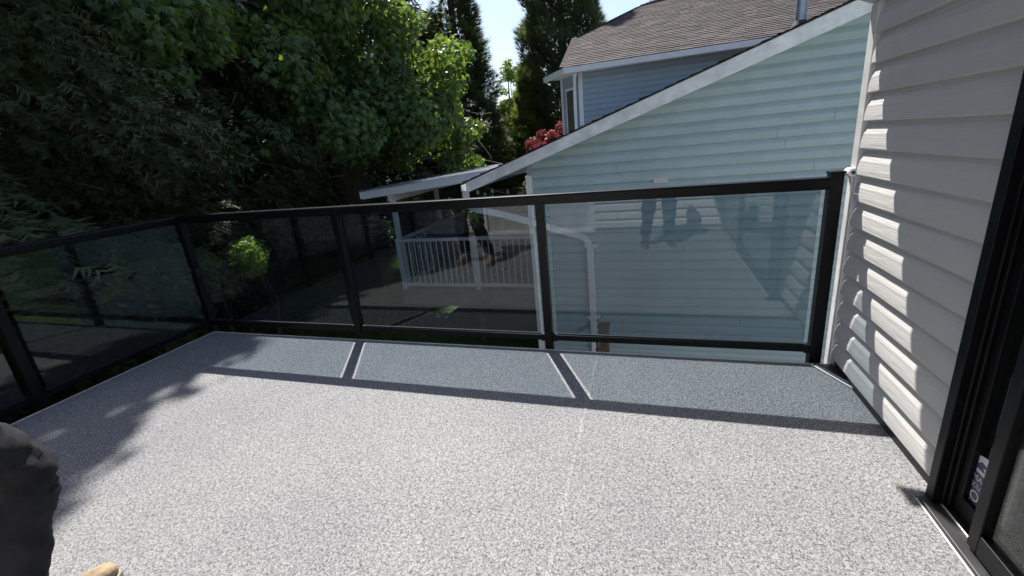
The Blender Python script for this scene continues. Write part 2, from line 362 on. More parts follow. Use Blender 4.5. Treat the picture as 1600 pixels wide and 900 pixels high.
# patio door
door = bpy.data.objects.new('patio_door', None); COL.objects.link(door); door.parent = house; door['label'] = 'black framed sliding patio door with purple security sticker'
fr = lambda nm, *b, mat='blackm', bv=.003: MB().box(*b).build(nm, mat, door, bevel=bv)
fr('door_trim', -.062, 0, 1.575, 1.614, .0, 2.09); fr('door_trim', -.062, 0, .00, .06, .0, 2.09); fr('door_trim', -.062, 0, .06, 1.575, 2.03, 2.09)
fr('jamb', -.030, .08, 1.548, 1.575, .02, 2.03); fr('jamb', -.040, -.0305, 1.562, 1.575, .02, 2.03)
fr('sill', -.084, -.004, .02, 1.606, .001, .018, mat='flash'); fr('sill', -.003, .09, .06, 1.575, .0, .03, mat='flash')
fr('sill_track', -.040, -.034, .06, 1.574, .0185, .030, mat='alu'); fr('sill_track', -.092, -.0845, .02, 1.606, .001, .006, mat='trim')
fr('stile', -.018, .025, 1.518, 1.5475, .03, 2.03); fr('stile', -.018, .025, .82, .86, .03, 2.03); fr('sash_rail', -.018, .025, .86, 1.518, .03, .105); fr('sash_rail', -.018, .025, .86, 1.518, 1.95, 2.03)
fr('stile', -.058, -.020, 1.360, 1.402, .03, 2.03); fr('stile', -.058, -.020, .062, .11, .03, 2.03); fr('sash_rail', -.058, -.020, .11, 1.360, .03, .10); fr('sash_rail', -.058, -.020, .11, 1.360, 1.95, 2.03)
g1 = MB().box(.000, .006, .858, 1.520, .10, 1.955).build('door_glass', 'doorglass', door)
MB().box(-.042, -.036, .108, 1.362, .095, 1.955).build('door_glass', 'doorglass', door)
MB().beam((-.070, 1.394, .95), (-.070, 1.394, 1.15), .02, .02, (1,0,0)).build('door_handle', 'blackm', door, bevel=.004)
# shield sticker with lettering
PUR = simple('purple_sticker', (.10, .08, .165), .4, .05, 5); WHT = simple('white_sticker', (.75, .75, .76), .4, .04, 5)
def sticker_poly(pts, x, mat, name):
    return MB().prism([(x, y, z) for y, z in pts], (-.0008, 0, 0)).build(name, mat, door)
cy0, cz0 = 1.482, .185
sh = [(cy0+dy, cz0+dz) for dy, dz in ((.062,.075),(.03,.095),(0,.102),(-.03,.095),(-.062,.075),(-.066,.0),(-.048,-.07),(0,-.11),(.048,-.07),(.066,.0))]
sticker_poly(sh, -.0004, WHT, 'security_sticker')
sh2 = [(cy0+dy*.9, cz0+dz*.95) for dy, dz in ((.066,.035),(-.066,.035),(-.066,.0),(-.048,-.07),(0,-.11),(.048,-.07),(.066,.0))]
sticker_poly(sh2, -.0016, PUR, 'sticker_field')
sticker_poly([(cy0+.050, cz0+.048),(cy0+.02, cz0+.078),(cy0-.01, cz0+.070),(cy0+.012, cz0+.060),(cy0+.0, cz0+.048)], -.0016, PUR, 'sticker_mark')
def text(body, size, loc, mat, name, parent):
    c = bpy.data.curves.new(name, 'FONT'); c.body = body; c.size = size; c.extrude = .0003; c.align_x = 'LEFT'
    t = bpy.data.objects.new(name, c); COL.objects.link(t); bpy.context.view_layer.update()
    me = bpy.data.meshes.new_from_object(t.evaluated_get(bpy.context.evaluated_depsgraph_get())); bpy.data.objects.remove(t)
    o = obj(name, me, mat, parent); o.rotation_euler = (R(90), 0, R(-90)); o.location = loc; return o
text('SMART', .030, (-.0030, cy0+.056, cz0+.005), WHT, 'sticker_lettering', door)
text('SECURITY', .024, (-.0030, cy0+.056, cz0-.022), WHT, 'sticker_lettering', door)
rng_ = MB()
for k in range(12):
    a = 2*math.pi*k/12; b = 2*math.pi*(k+1)/12; q = lambda r, t: (-.0026, cy0+.016+r*math.cos(t), cz0-.052+r*math.sin(t))
    rng_.prism([q(.014,a), q(.019,a), q(.019,b), q(.014,b)], (-.0006,0,0))
rng_.build('sticker_ring', WHT, door)

# ------------------------------------------------------------------ neighbour house
nb = thing('house', 'pale blue green house with white raked gable beyond the railing', 'house')
YG, YR = 5.65, 5.35
def rake_z(x): return .843 + (x+3.317)*(2.276-.843)/(1.001+3.317)
# walls
MB().prism([(-2.565,YG+.002,-2),(3.5,YG+.002,-2),(3.5,YG+.002,3.17),(-2.565,YG+.002,1.155)], (0,.12,0)).build('wall', 'pale', nb)
MB().box(-2.565, -2.44, YG+.125, 14, -2, 1.0).build('wall', 'pale', nb)
dp = dutch_profile(.030, EX)
random.seed(3)
i = 0; z = -1.98
while z < 2.95:
    zt = z+.045
    x0 = -2.50 if zt < .98 else max(-2.50, -3.317+(zt-.843)/(2.276-.843)*4.318-.14)
    x1 = 3.0
    if x1-x0 > .1:
        j = {26: 1.28-.42, 24: .42, 22: .725}.get(i, None)
        if j is None: j = x0 + random.choice([1.1, 1.9, 2.6, 3.3])
        j = round(j, 2); x0 = round(x0, 2)
        if x0+.2 < j < x1-.2:
            plank(nb, 'pale', 'x', -1, YG, x0, j-.003, z, dp, 'pale'); plank(nb, 'pale', 'x', -1, YG, j, x1, z, dp, 'pale')
        else: plank(nb, 'pale', 'x', -1, YG, x0, x1, z, dp, 'pale')
    z += EX; i += 1
MB().prism([(-2.585,YG-.028,-2),(-2.500,YG-.028,-2),(-2.500,YG-.001,-2),(-2.570,YG-.001,-2),(-2.570,YG+.09,-2),(-2.585,YG+.09,-2)], (0,0,2.98)).build('corner_trim', 'white', nb)
# rake board, soffit and roof edge
MB().prism([(-3.338,YR,.962),(3.2,YR,.962+6.538*.3391),(3.2,YR,.843+6.517*.3319-.005),(-3.317,YR,.838)], (0,.035,0)).build('rake_board', 'offwhite', nb, bevel=.003)
MB().prism([(-3.30,YR+.036,.875),(3.2,YR+.036,3.02),(3.2,YR+.036,3.045),(-3.30,YR+.036,.90)], (0,YG-YR-.04,0)).build('soffit', 'white', nb)
def shingle_roof(parent, org, ux, up, wid, hgt, expo=.14, tab=.30, clip=None):
    """courses of separate tabs, joined as one part"""
    m = MB(); org = Vector(org); ux = Vector(ux).normalized(); up = Vector(up).normalized(); nn = ux.cross(up).normalized()
    if nn.z < 0: nn = -nn
    rows = int(hgt/expo)
    for r in range(rows):
        x = -tab*random.random()
        while x < wid:
            wt = tab*random.uniform(.75, 1.2); a = max(x, 0); b = min(x+wt-.006, wid)
            if b > a:
                lo = r*expo-random.uniform(0, .010); hi = r*expo+expo*1.25
                if clip: a, b = clip(a, b, r*expo+expo*.5)
                if b-a > .02:
                    t0 = .016+random.uniform(0, .007)
                    P = [org+ux*a+up*lo+nn*t0, org+ux*b+up*lo+nn*t0, org+ux*b+up*hi+nn*.004, org+ux*a+up*hi+nn*.004]
                    k = len(m.v); m.v += [tuple(p) for p in P]+[tuple(P[0]-nn*.014), tuple(P[1]-nn*.014)]
                    m.f += [(k,k+1,k+2,k+3),(k+4,k+5,k+1,k)]
            x += wt
    o = obj('roof_shingles', m.mesh('roof_shingles', fix=False), 'shingle', parent); o['kind'] = 'stuff'; return o
sl_up = Vector((1,0,.3391)).normalized()
MB().prism([(-3.36,YR-.008,.955),(3.3,YR-.008,.955+6.66*.3391),(3.3,YR-.008,.966+6.66*.3391),(-3.36,YR-.008,.966)], (0,5.5,0)).build('roof', 'shingle', nb)
shingle_roof(nb, (-3.37, YR+5.45, .960), (0,-1,0), sl_up, 5.465, 6.6)
# eave gutter + downspout
MB().prism([(-3.43,YR+.05,.85),(-3.345,YR+.05,.85),(-3.345,YR+.05,.93),(-3.355,YR+.05,.93),(-3.355,YR+.05,.86),(-3.42,YR+.05,.86),(-3.42,YR+.05,.93),(-3.43,YR+.05,.93)], (0,5.3,0)).build('gutter', 'white', nb)
def spout(pts, parent, wd=.085, mat='white'):
    m = MB(); P = [Vector(p) for p in pts]
    secs = []
    for i, p in enumerate(P):
        t = (P[min(i+1, len(P)-1)]-P[max(i-1,0)]).normalized(); n = Vector((0,1,0)); n = (n-n.dot(t)*t).normalized(); s = t.cross(n)
        secs.append([p+s*a*wd/2+n*b*wd*.35 for a, b in ((-1,-.8),(-.8,-1),(.8,-1),(1,-.8),(1,.8),(.8,1),(-.8,1),(-1,.8))])
    return m.loft(secs).build('downspout', mat, parent)
spout([(-3.40,5.47,.86),(-3.40,5.47,.72),(-3.36,5.475,.64),(-3.27,5.48,.585),(-2.95,5.54,.50),(-2.60,5.575,.385),(-1.92,5.585,.16),(-1.83,5.585,.125),(-1.78,5.585,.06),(-1.765,5.585,-.03),(-1.755,5.585,-.9),(-1.745,5.585,-1.95)], nb)
for z in (.02, -1.0): MB().box(-1.83, -1.66, 5.548, 5.632, z-.018, z+.018).build('spout_strap', 'white', nb)
MB().box(-.96, -.80, YG-.034, YG-.0175, .775, .835).build('wall_vent', 'trim', nb)
# flue
fl = MB().tube([(.69, 6.5, 2.2), (.69, 6.5, 4.0)], .060, 18).build('flue_pipe', 'flue', nb, smooth=False)
MB().tube([(.69,6.5,2.34),(.69,6.5,2.40),(.69,6.5,2.47)], [.15,.10,.066], 18).build('flue_collar', 'flash', fl)
# upper storey
YU, XU = 11.3, -2.62
MB().box(XU, 9, YU+.002, YU+.15, -2, 2.98).build('upper_wall', 'blue', nb)
bp = dutch_profile(.024, EX)
z = .9
while z < 2.9:
    plank(nb, 'blue', 'x', -1, YU, XU+.09, 7.0, z, bp, 'blue'); z += EX
MB().box(XU-.02, XU+.085, YU-.03, YU-.001, -.5, 2.95).build('corner_trim', 'white', nb)
bay0 = Vector((XU-.02, YU-.01, 0)); bd = Vector((-.62, .785, 0)).normalized(); bn = Vector((-.785, -.62, 0)).normalized()
def bay(u, v, z0, z1, d0, d1, name, mat, par):
    a = bay0+bd*u+bn*d0; b = bay0+bd*v+bn*d0; c = bay0+bd*v+bn*d1; e = bay0+bd*u+bn*d1
    return MB().prism([(q.x, q.y, z0) for q in (a, b, c, e)], (0,0,z1-z0)).build(name, mat, par)
bay(0, .80, -1, 2.96, -.12, 0, 'bay_wall', 'blue', nb)
z = .9
while z < 2.9:
    for a, b in ((.02,.13),(.58,.80)): bay(a, b, z, z+.118, .001, .016, 'siding_plank', 'blue', nb)
    z += EX
wf = bay(.13, .58, 1.0, 2.62, .001, .045, 'window_frame', 'white', nb)
bay(.19, .52, 1.05, 2.56, .0455, .050, 'pane', simple('window_pane', (.12,.13,.11), .08, .2, 3), wf)
bay(.78, .86, -1, 2.95, .0, .03, 'corner_trim', 'white', nb)
# upper roof: front slope as one plane
YE, ZE = 10.88, 2.93
# eave line and soffit / gutter
MB().box(-2.86, 9, YE, YU-.003, 2.90, 2.93).build('soffit', 'white', nb)
MB().box(-2.90, 9, YE-.10, YE-.002, 2.865, 2.99).build('gutter', 'white', nb, bevel=.01)
MB().prism([(-2.87,YE-.05,2.898),(-2.63,YU-.02,2.898),(-3.20,YU+.75,2.898),(-3.52,YU+.60,2.898)], (0,0,.03)).build('soffit', 'white', nb)
MB().prism([(-2.905,YE-.09,2.865),(-2.89,YE-.01,2.865),(-3.53,YU+.60,2.865),(-3.62,YU+.56,2.865)], (0,0,.12)).build('gutter', 'white', nb)
spout([(XU-.02,YE+.02,2.86),(XU-.06,YE+.12,2.78),(XU-.09,YU-.12,2.66),(XU-.10,YU-.10,2.2),(XU-.10,YU-.10,.5)], nb, .07)
def up_left(y): return -2.88-.028*(y-10.8)/2.3 if y < 13.1 else -2.908+(y-13.1)*.709
RP = [(-2.88,10.8,2.985),(8,10.8,2.985),(8,15.9,5.28),(0,15.9,5.28),(-1.26,15.42,5.06),(-2.908,13.1,4.02)]
MB().prism(RP, (0,.03,-.07)).build('roof', 'shingle', nb)
MB().prism([(-2.908,13.13,4.0),(-1.26,15.45,5.04),(-1.26,19.5,5.04),(-2.908,21,4.0)], (0,0,-.06)).build('roof', 'shingle', nb)
MB().prism([(-2.90,10.86,2.95),(-2.92,13.15,3.99),(-2.92,21,3.99),(-2.92,21,2.92)], (.05,0,0)).build('roof', 'shingle', nb)
def clipf(a, b, s): return max(a, up_left(10.8+s*.912)+2.9), b
shingle_roof(nb, (-2.9, 10.8, 2.992), (1,0,0), (0,1,.45), 7.5, 5.55, .135, .33, clipf)
hp = MB()
for k in range(24):       # hip and ridge caps
    t = k/24
    for (A, B) in (((-2.90,10.85,3.01),(-2.915,13.1,4.035)), ((-2.915,13.1,4.035),(-1.26,15.42,5.075)), ((-1.26,15.42,5.075),(0.2,15.9,5.30))):
        a = Vector(A).lerp(Vector(B), t); b = Vector(A).lerp(Vector(B), t+1/24*1.1); b.z -= .012
        hp.beam(a, b, .20, .03)
hp.build('hip_caps', 'shingle', nb, kind='stuff')

# ------------------------------------------------------------------ neighbour raised patio deck with cover
pd = thing('patio_deck', 'low raised patio deck with white picket railing beside the pale house', 'deck')
ZD, PXL, PYF, PYB = -.98, -5.33, 6.6, 9.75
for k in range(22):
    a = PYF-.05+k*.145
    MB().box(PXL-.06, -2.59, a, a+.139, ZD-.035, ZD).build('floor_board', 'plank_floor', pd)
MB().box(PXL-.05, -2.60, PYF-.045, PYF-.01, ZD-.28, ZD-.04).build('skirt_board', 'plank_floor', pd)
MB().box(PXL-.05, PXL-.012, PYF-.01, PYB, ZD-.28, ZD-.04).build('skirt_board', 'plank_floor', pd)
for x in (-5.2, -3.9, -2.8): MB().box(x-.05, x+.05, PYF+.05, PYF+.15, -2, ZD-.04).build('support_post', 'wood', pd)
zr = ZD+.94
def prail(a, b, pn, name_h):
    a = Vector(a); b = Vector(b); Ln = (b-a).length; u = (b-a)/Ln
    MB().beam(a+Vector((0,0,zr-.02)), b+Vector((0,0,zr-.02)), .06, .05).build('top_rail', 'white', pd)
    MB().beam(a+Vector((0,0,ZD+.085)), b+Vector((0,0,ZD+.085)), .04, .05).build('bottom_rail', 'white', pd)
    n = int(Ln/.108); pm = MB().box(-.009, .009, -.009, .009, ZD+.11, zr-.045).mesh('picket')
    pm.materials.append(MAT['white'])
    for i in range(1, n):
        p = a+u*(Ln*i/n); obj('picket', pm, None, pd, loc=(p.x, p.y, 0))
prail((PXL, PYF, 0), (-2.62, PYF, 0), 20, 'x'); prail((PXL, PYF, 0), (PXL, 9.55, 0), 20, 'y')
for x, y in ((PXL, PYF), (-3.86, PYF), (-2.63, PYF), (PXL, 9.55), (PXL, 8.1)):
    MB().box(x-.035, x+.035, y-.035, y+.035, ZD, zr+.01).build('post', 'white', pd, bevel=.004)
pc = thing('patio_cover', 'white lean-to patio cover standing over the picket railed deck', 'patio cover')
def cov_z(x): return .836+(x+5.824)*(1.003-.836)/(5.824-3.77)
m = MB(); x0, x1 = -5.86, -2.58
MB().prism([(x0,PYF-.05,cov_z(x0)-.12),(x1,PYF-.05,cov_z(x1)-.12),(x1,PYF-.05,cov_z(x1)+.01),(x0,PYF-.05,cov_z(x0)+.01)], (0,.04,0)).build('fascia', 'white', pc, bevel=.003)
MB().prism([(x0-.005,PYF-.06,cov_z(x0)-.11),(x0-.005,PYB+1.35,cov_z(x0)-.11),(x0-.005,PYB+1.35,cov_z(x0)+.005),(x0-.005,PYF-.06,cov_z(x0)+.005)], (-.035,0,0)).build('fascia', 'white', pc, bevel=.003)
# ribbed roof sheets
nr = 19
for k in range(nr):
    ya = PYF-.06+k*(PYB+1.4-PYF)/nr; yb = ya+(PYB+1.4-PYF)/nr-.004
    MB().prism([(x0-.05,ya,cov_z(x0)+.012),(x0-.05,ya+.02,cov_z(x0)+.035),(x0-.05,ya+.05,cov_z(x0)+.035),(x0-.05,ya+.07,cov_z(x0)+.014),(x0-.05,yb,cov_z(x0)+.014),(x0-.05,yb,cov_z(x0)+.010)], (x1-x0+.05,0,cov_z(x1)-cov_z(x0))).build('roof_sheet', 'flue', pc)
for y in (7.4, 8.2, 9.0, 9.8): MB().beam((x0+.03,y,cov_z(x0)-.06),(x1,y,cov_z(x1)-.06), .045, .11).build('rafter', 'offwhite', pc)
MB().box(PXL-.05, PXL+.05, PYF, PYB+.2, cov_z(PXL)-.23, cov_z(PXL)-.122).build('beam', 'white', pc)
for x, y in ((PXL, PYF+.072), (PXL, 8.35), (PXL, 9.85)): MB().box(x-.04, x+.04, y-.036, y+.036, ZD+.001, cov_z(PXL)-.231).build('post', 'white', pc, bevel=.004)
st = thing('string_lights', 'string of small white bulbs hanging under the patio cover', 'string lights')
P = [(PXL+.1+i*.27, 7.0+.02*i, .60-.05*math.sin(i*.9)+.012*i) for i in range(11)]
MB().tube(P, .006, 6).build('cable', 'rubber', st)
for p in P[1:]:
    MB().tube([(p[0],p[1],p[2]-.01),(p[0],p[1],p[2]-.035),(p[0],p[1],p[2]-.07),(p[0],p[1],p[2]-.095)], [.012,.026,.03,.010], 8).build('bulb', 'bulb', st, True)

# grill on the patio
gr = thing('barbecue_grill', 'barbecue grill with beige hood behind the white pickets', 'grill', (-4.85, 7.9, ZD))
hd = [(-.36, -.26+.52*i/8, .80+.26*math.sin(math.pi*i/8)) for i in range(9)]
MB().prism(hd, (.72,0,0)).build('hood', 'hood', gr)
MB().box(-.34,.34,-.24,.24,.10,.78).build('cart', 'cover', gr, bevel=.01); MB().box(.37,.70,-.22,.22,.76,.79).build('side_shelf', 'cover', gr); MB().box(-.70,-.37,-.22,.22,.76,.79).build('side_shelf', 'cover', gr)
MB().tube([(-.28,-.31,.92),(.28,-.31,.92)], .014, 8).build('handle', 'alu', gr)
for x in (-.28,.28):
    for y in (-.2,.2): MB().tube([(x-.03,y,.05),(x+.03,y,.05)], .05, 10).build('wheel', 'rubber', gr)
tb = thing('patio_table', 'round grey patio table on the picket railed deck', 'table', (-3.65, 7.7, ZD))
MB().tube([(0,0,.69),(0,0,.72)], .50, 28).build('tabletop', 'plank_floor', tb); MB().tube([(0,0,.05),(0,0,.69)], .04, 10).build('pedestal', 'cover', tb)
for k in range(4):
    a = k*math.pi/2+.4; MB().beam((0,0,.06),(.34*math.cos(a),.34*math.sin(a),.02), .05, .04).build('foot', 'cover', tb)
def chair(x, y, rz, lab):
    c = thing('patio_chair', lab, 'chair', (x, y, ZD), 'dark patio chairs'); c.rotation_euler = (0,0,rz)
    MB().box(-.23,.23,-.22,.22,.41,.45).build('seat', 'cover', c, bevel=.01)
    for k in range(6): MB().beam((-.19+k*.076,.21,.46),(-.19+k*.076,.30,.92), .05, .015, (0,1,0)).build('back_slat', 'cover', c)
    MB().beam((-.23,.30,.93),(.23,.30,.93), .03, .04).build('back_rail', 'cover', c)
    for sx in (-.21,.21):
        for sy in (-.2,.2): MB().beam((sx,sy,.0),(sx*.95,sy*.95,.41), .03,.03,(0,1,0)).build('leg', 'cover', c)
        MB().beam((sx*1.1,-.2,.64),(sx*1.1,.25,.66), .05,.03).build('armrest', 'cover', c); MB().beam((sx*1.1,-.2,.42),(sx*1.1,-.2,.64), .03,.03,(0,1,0)).build('armrest_post', 'cover', c)
chair(-4.25, 8.35, -.5, 'dark slatted patio chair between grill and round table'); chair(-3.0, 8.3, .6, 'dark slatted patio chair between table and house wall')

# back fence: individual boards
fe = thing('back_fence', 'dark stained board fence with lattice top behind the patio', 'fence')
bmesh_ = MB().box(0,.142,0,.02,0,1.55).mesh('fence_board'); bmesh_.materials.append(MAT['fence'])
for k in range(92):
    o = obj('fence_board', bmesh_, None, fe, loc=(-16+k*.147, 14.0+random.uniform(-.006,.006), -2.0+random.uniform(0,.02)))
for k in range(7):
    x = -16+k*2.25; MB().box(x-.05, x+.05, 13.93, 13.999, -2, .02).build('fence_post', 'fence', fe)
for z in (-1.75, -.47, -.02): MB().box(-16, -2.5, 13.955, 13.999, z-.04, z+.04).build('fence_rail', 'fence', fe)
lt = MB()
for k in range(150):
    x = -16+k*.09; lt.beam((x,13.985,-.42),(x+.36,13.985,-.06), .006,.022,(0,1,0)); lt.beam((x+.36,13.992,-.42),(x,13.992,-.06), .006,.022,(0,1,0))
lt.build('lattice', 'fence', fe, kind='stuff')
# wooden gate post with leaning trellis and a timber pile by the gable
gp = thing('gate_post', 'brown wooden gate post with braced trellis in front of the pale gable', 'post', (-1.56, 5.05, -2.0))
MB().box(-.06,.06,-.06,.06,0,1.10).build('post', 'wood', gp, bevel=.006); MB().prism([(-.075,-.075,1.10),(.075,-.075,1.10),(.075,.075,1.10),(-.075,.075,1.10)],(0,0,.03)).build('post_cap', 'wood', gp)
for k in range(5):
    MB().beam((-.45+k*.11,.0,.10+k*.02),(-.10,.0,.42+k*.12), .02,.05,(0,1,0)).build('brace', 'wood', gp)
tp = thing('timber_pile', 'short pile of brown timber on the ground below the picket deck', 'timber', (-4.4, 5.9, -2.0))
for k in range(9):
    r, c_ = divmod(k, 4); MB().box(-.75+random.uniform(-.1,.1), .75+random.uniform(-.1,.1), -.28+c_*.14, -.16+c_*.14, r*.08, r*.08+.075).build('timber', 'wood', tp)

# ------------------------------------------------------------------ foliage
SH = np.array([[-4.256,2.494],[-4.034,1.915],[-3.863,1.249],[-3.60,.85],[-3.1,0.0],[-2.4,-1.3],[-1.9,-2.2]])
def lit_region(P):
    """True where a leaf at P would shade the part of the deck the sun reaches"""
    sx, sy, sz = SUN; x0 = P[:,0]-sx/sz*P[:,2]; y0 = P[:,1]-sy/sz*P[:,2]
    yy = SH[::-1,1]; xx = SH[::-1,0]
    e = np.interp(y0, yy, xx)
    n = -.12+.10*np.sin(y0*3.1)+.04*np.sin(y0*11.+1.0)+RNG.normal(0, .13, len(P))
    return (x0 > e+n) & (y0 > -2.6) & (y0 < 3.4) & (x0 < 1.6) & (P[:,2] > .3)
GAPS = [(-6.55,4.62,.2,.62),(-6.92,4.28,.15,.22),(-8.6,12.2,-2,.55),(-9.6,12.9,-2,.40),(-7.9,11.6,-2,.35),(-7.0,11.8,-2,.5),(-8.9,10.9,-2,.22),(-9.3,11.6,-2,.2),(-8.2,10.2,-2,.16),(-6.4,12.8,-.6,.8),(-4.3,13.2,-.3,.8),(-4.25,1.45,0,.10),(-4.15,1.7,0,.11),(-4.05,1.95,0,.10),(-4.35,1.2,0,.09)]
def rot_basis(nrm, spin):
    nrm = nrm/np.linalg.norm(nrm, axis=1, keepdims=True)
    ref = np.where(np.abs(nrm[:,2:3]) < .9, np.array([[0,0,1.]]), np.array([[1.,0,0]]))
    a = np.cross(ref, nrm); a /= np.linalg.norm(a, axis=1, keepdims=True); b = np.cross(nrm, a)
    c, s = np.cos(spin)[:,None], np.sin(spin)[:,None]
    return a*c+b*s, b*c-a*s, nrm
def scatter(name, mat, parent, pts, X, Y, Z, scale, tv, tf):
    """merge copies of one leaf template into one mesh; X,Y,Z are the leaf axes"""
    keep = ~lit_region(pts)
    for cx_, cy_, cz_, rr_ in GAPS:       # gaps in the canopy that let sun spots through
        q = pts-np.array([cx_,cy_,cz_]); t = q@np.array(SUN); dd = np.linalg.norm(q-t[:,None]*np.array(SUN), axis=1)
        keep &= ~((t > .75) & (dd < np.where(scale > .4, .35, 0)+rr_*RNG.uniform(.75,1.25,len(pts))))
    pts, X, Y, Z, scale = pts[keep], X[keep], Y[keep], Z[keep], scale[keep]
    tv = np.asarray(tv, float); n, k = len(pts), len(tv)
    V = (pts[:,None,:] + scale[:,None,None]*(tv[None,:,0:1]*X[:,None,:]+tv[None,:,1:2]*Y[:,None,:]+tv[None,:,2:3]*Z[:,None,:])).reshape(-1,3)
    tri = np.asarray(tf, np.int64); F = (tri[None]+(np.arange(n)*k)[:,None,None]).reshape(-1)
    me = bpy.data.meshes.new(name); me.vertices.add(len(V)); me.vertices.foreach_set('co', V.astype(np.float32).ravel())
    nf = len(F)//3; me.loops.add(len(F)); me.loops.foreach_set('vertex_index', F.astype(np.int32))
    me.polygons.add(nf); me.polygons.foreach_set('loop_start', np.arange(0, len(F), 3, dtype=np.int32))
    me.update(calc_edges=True); me.validate()
    return obj(name, me, mat, parent)
# templates: x = along the leaf, y = across, z = out
def maple_t():
    rim = [(0,.0),(.04,.22),(-.04,.46),(.17,.26),(.40,.62),(.44,.20),(.66,.32),(.70,.12),(1.0,0)]
    rim = rim+[(x,-y) for x, y in rim[1:-1][::-1]]
    v = [(.34,0,.05)]+[(x,y,-.22*abs(y)-.16*x*x) for x, y in rim]; n = len(rim)
    return v, [(0, 1+i, 1+(i+1) % n) for i in range(n)]
def leaf_t(): return [(0,0,0),(.5,.30,-.03),(1,0,-.12),(.5,-.30,-.03)], [(0,1,2),(0,2,3)]
def spray_t(n=7, wd=.36, droop=.35):
    v = []; f = []
    for i in range(n):
        t = i/(n-1); x = t*.82; z = -droop*t*t; ln = wd*(1-.55*t)+.04
        for s in (-1, 1):
            k = len(v); v += [(x-.02,0,z),(x+.07,0,z-.02),(x+ln*.75, s*ln, z-.10*ln-.05*t)]; f.append((k,k+1,k+2))
    k = len(v); v += [(0,.012,0),(0,-.012,0),(1.0,0,-droop*1.05)]; f.append((k,k+1,k+2)); return v, f
def ispray_t(seed):
    g = np.random.default_rng(seed); v = []; f = []
    for i in range(9):
        t = .06+.9*g.random(); x = t*.85; z = -.28*t*t; ln = (.28*(1-.6*t)+.05)*g.uniform(.5,1.2); s_ = 1 if i % 2 else -1; k = len(v); w_ = g.uniform(.035,.06)
        v += [(x-w_,0,z+.01),(x+w_,0,z-.02),(x+ln*g.uniform(.4,.9), s_*ln*g.uniform(.8,1.5), z-g.uniform(.0,.10)-.05*t)]; f.append((k,k+1,k+2))
    k = len(v); v += [(0,.014,0),(0,-.014,0),(1.0,g.uniform(-.12,.12),-.32)]; f.append((k,k+1,k+2)); return v, f
def tuft_t():
    v = []; f = []
    for i, (a, b, c) in enumerate([(1,.0,.0),(.85,.28,.10),(.85,-.28,.08),(.62,.20,-.22),(.62,-.22,-.18),(.7,.04,.28)]):
        k = len(v); v += [(0,.05,0),(0,-.05,0),(a,b,c)]; f.append((k,k+1,k+2))
    return v, f
MAPLE, LEAF, SPRAY, TUFT = maple_t(), leaf_t(), spray_t(8, .26, .45), tuft_t()
def in_clumps(clumps, n, shell=.55):
    """points in ellipsoid clumps, denser near the skin; returns the points and outward directions"""
    vol = np.array([c[3]*c[4]*c[5] for c in clumps])**.8; idx = RNG.choice(len(clumps), n, p=vol/vol.sum()); C = np.array(clumps)[idx]
    d = RNG.normal(size=(n,3)); d /= np.linalg.norm(d, axis=1, keepdims=True); r = RNG.random(n)**(1/3)*(1-shell)+shell*RNG.random(n)**.35
    r = r*(1+.10*np.sin(d[:,0]*7+idx)*np.cos(d[:,2]*6+idx*2))
    return C[:,:3]+d*r[:,None]*C[:,3:6], d
def clump_set(center, radii, n, cr, seed):
    g = np.random.default_rng(seed); out = []
    for _ in range(n):
        d = g.normal(size=3); d /= np.linalg.norm(d); r = g.random()**.45
        p = np.array(center)+d*r*np.array(radii); s = cr*g.uniform(.65,1.25); out.append((*p, s, s, s*g.uniform(.55,.8)))
    return out
def trunk(parent, pts, radii, name='trunk'): return MB().tube(pts, radii, 10).build(name, 'bark', parent, True)
def limbs(parent, start, clumps, n, r=.07, mat='bark'):
    random.shuffle(clumps)
    for c in clumps[:n]:
        a = Vector(start(c[2])); b = Vector(c[:3])
        if lit_region(np.array([b]))[0]: continue
        mid = a.lerp(b, .5)+Vector((random.uniform(-.3,.3), random.uniform(-.3,.3), -.15*(b-a).length))
        q = [a.lerp(mid, t).lerp(mid.lerp(b, t), t) for t in (0,.25,.5,.75,1)]
        MB().tube(q, [r,r*.8,r*.6,r*.42,r*.25], 7).build('limb', mat, parent, True)
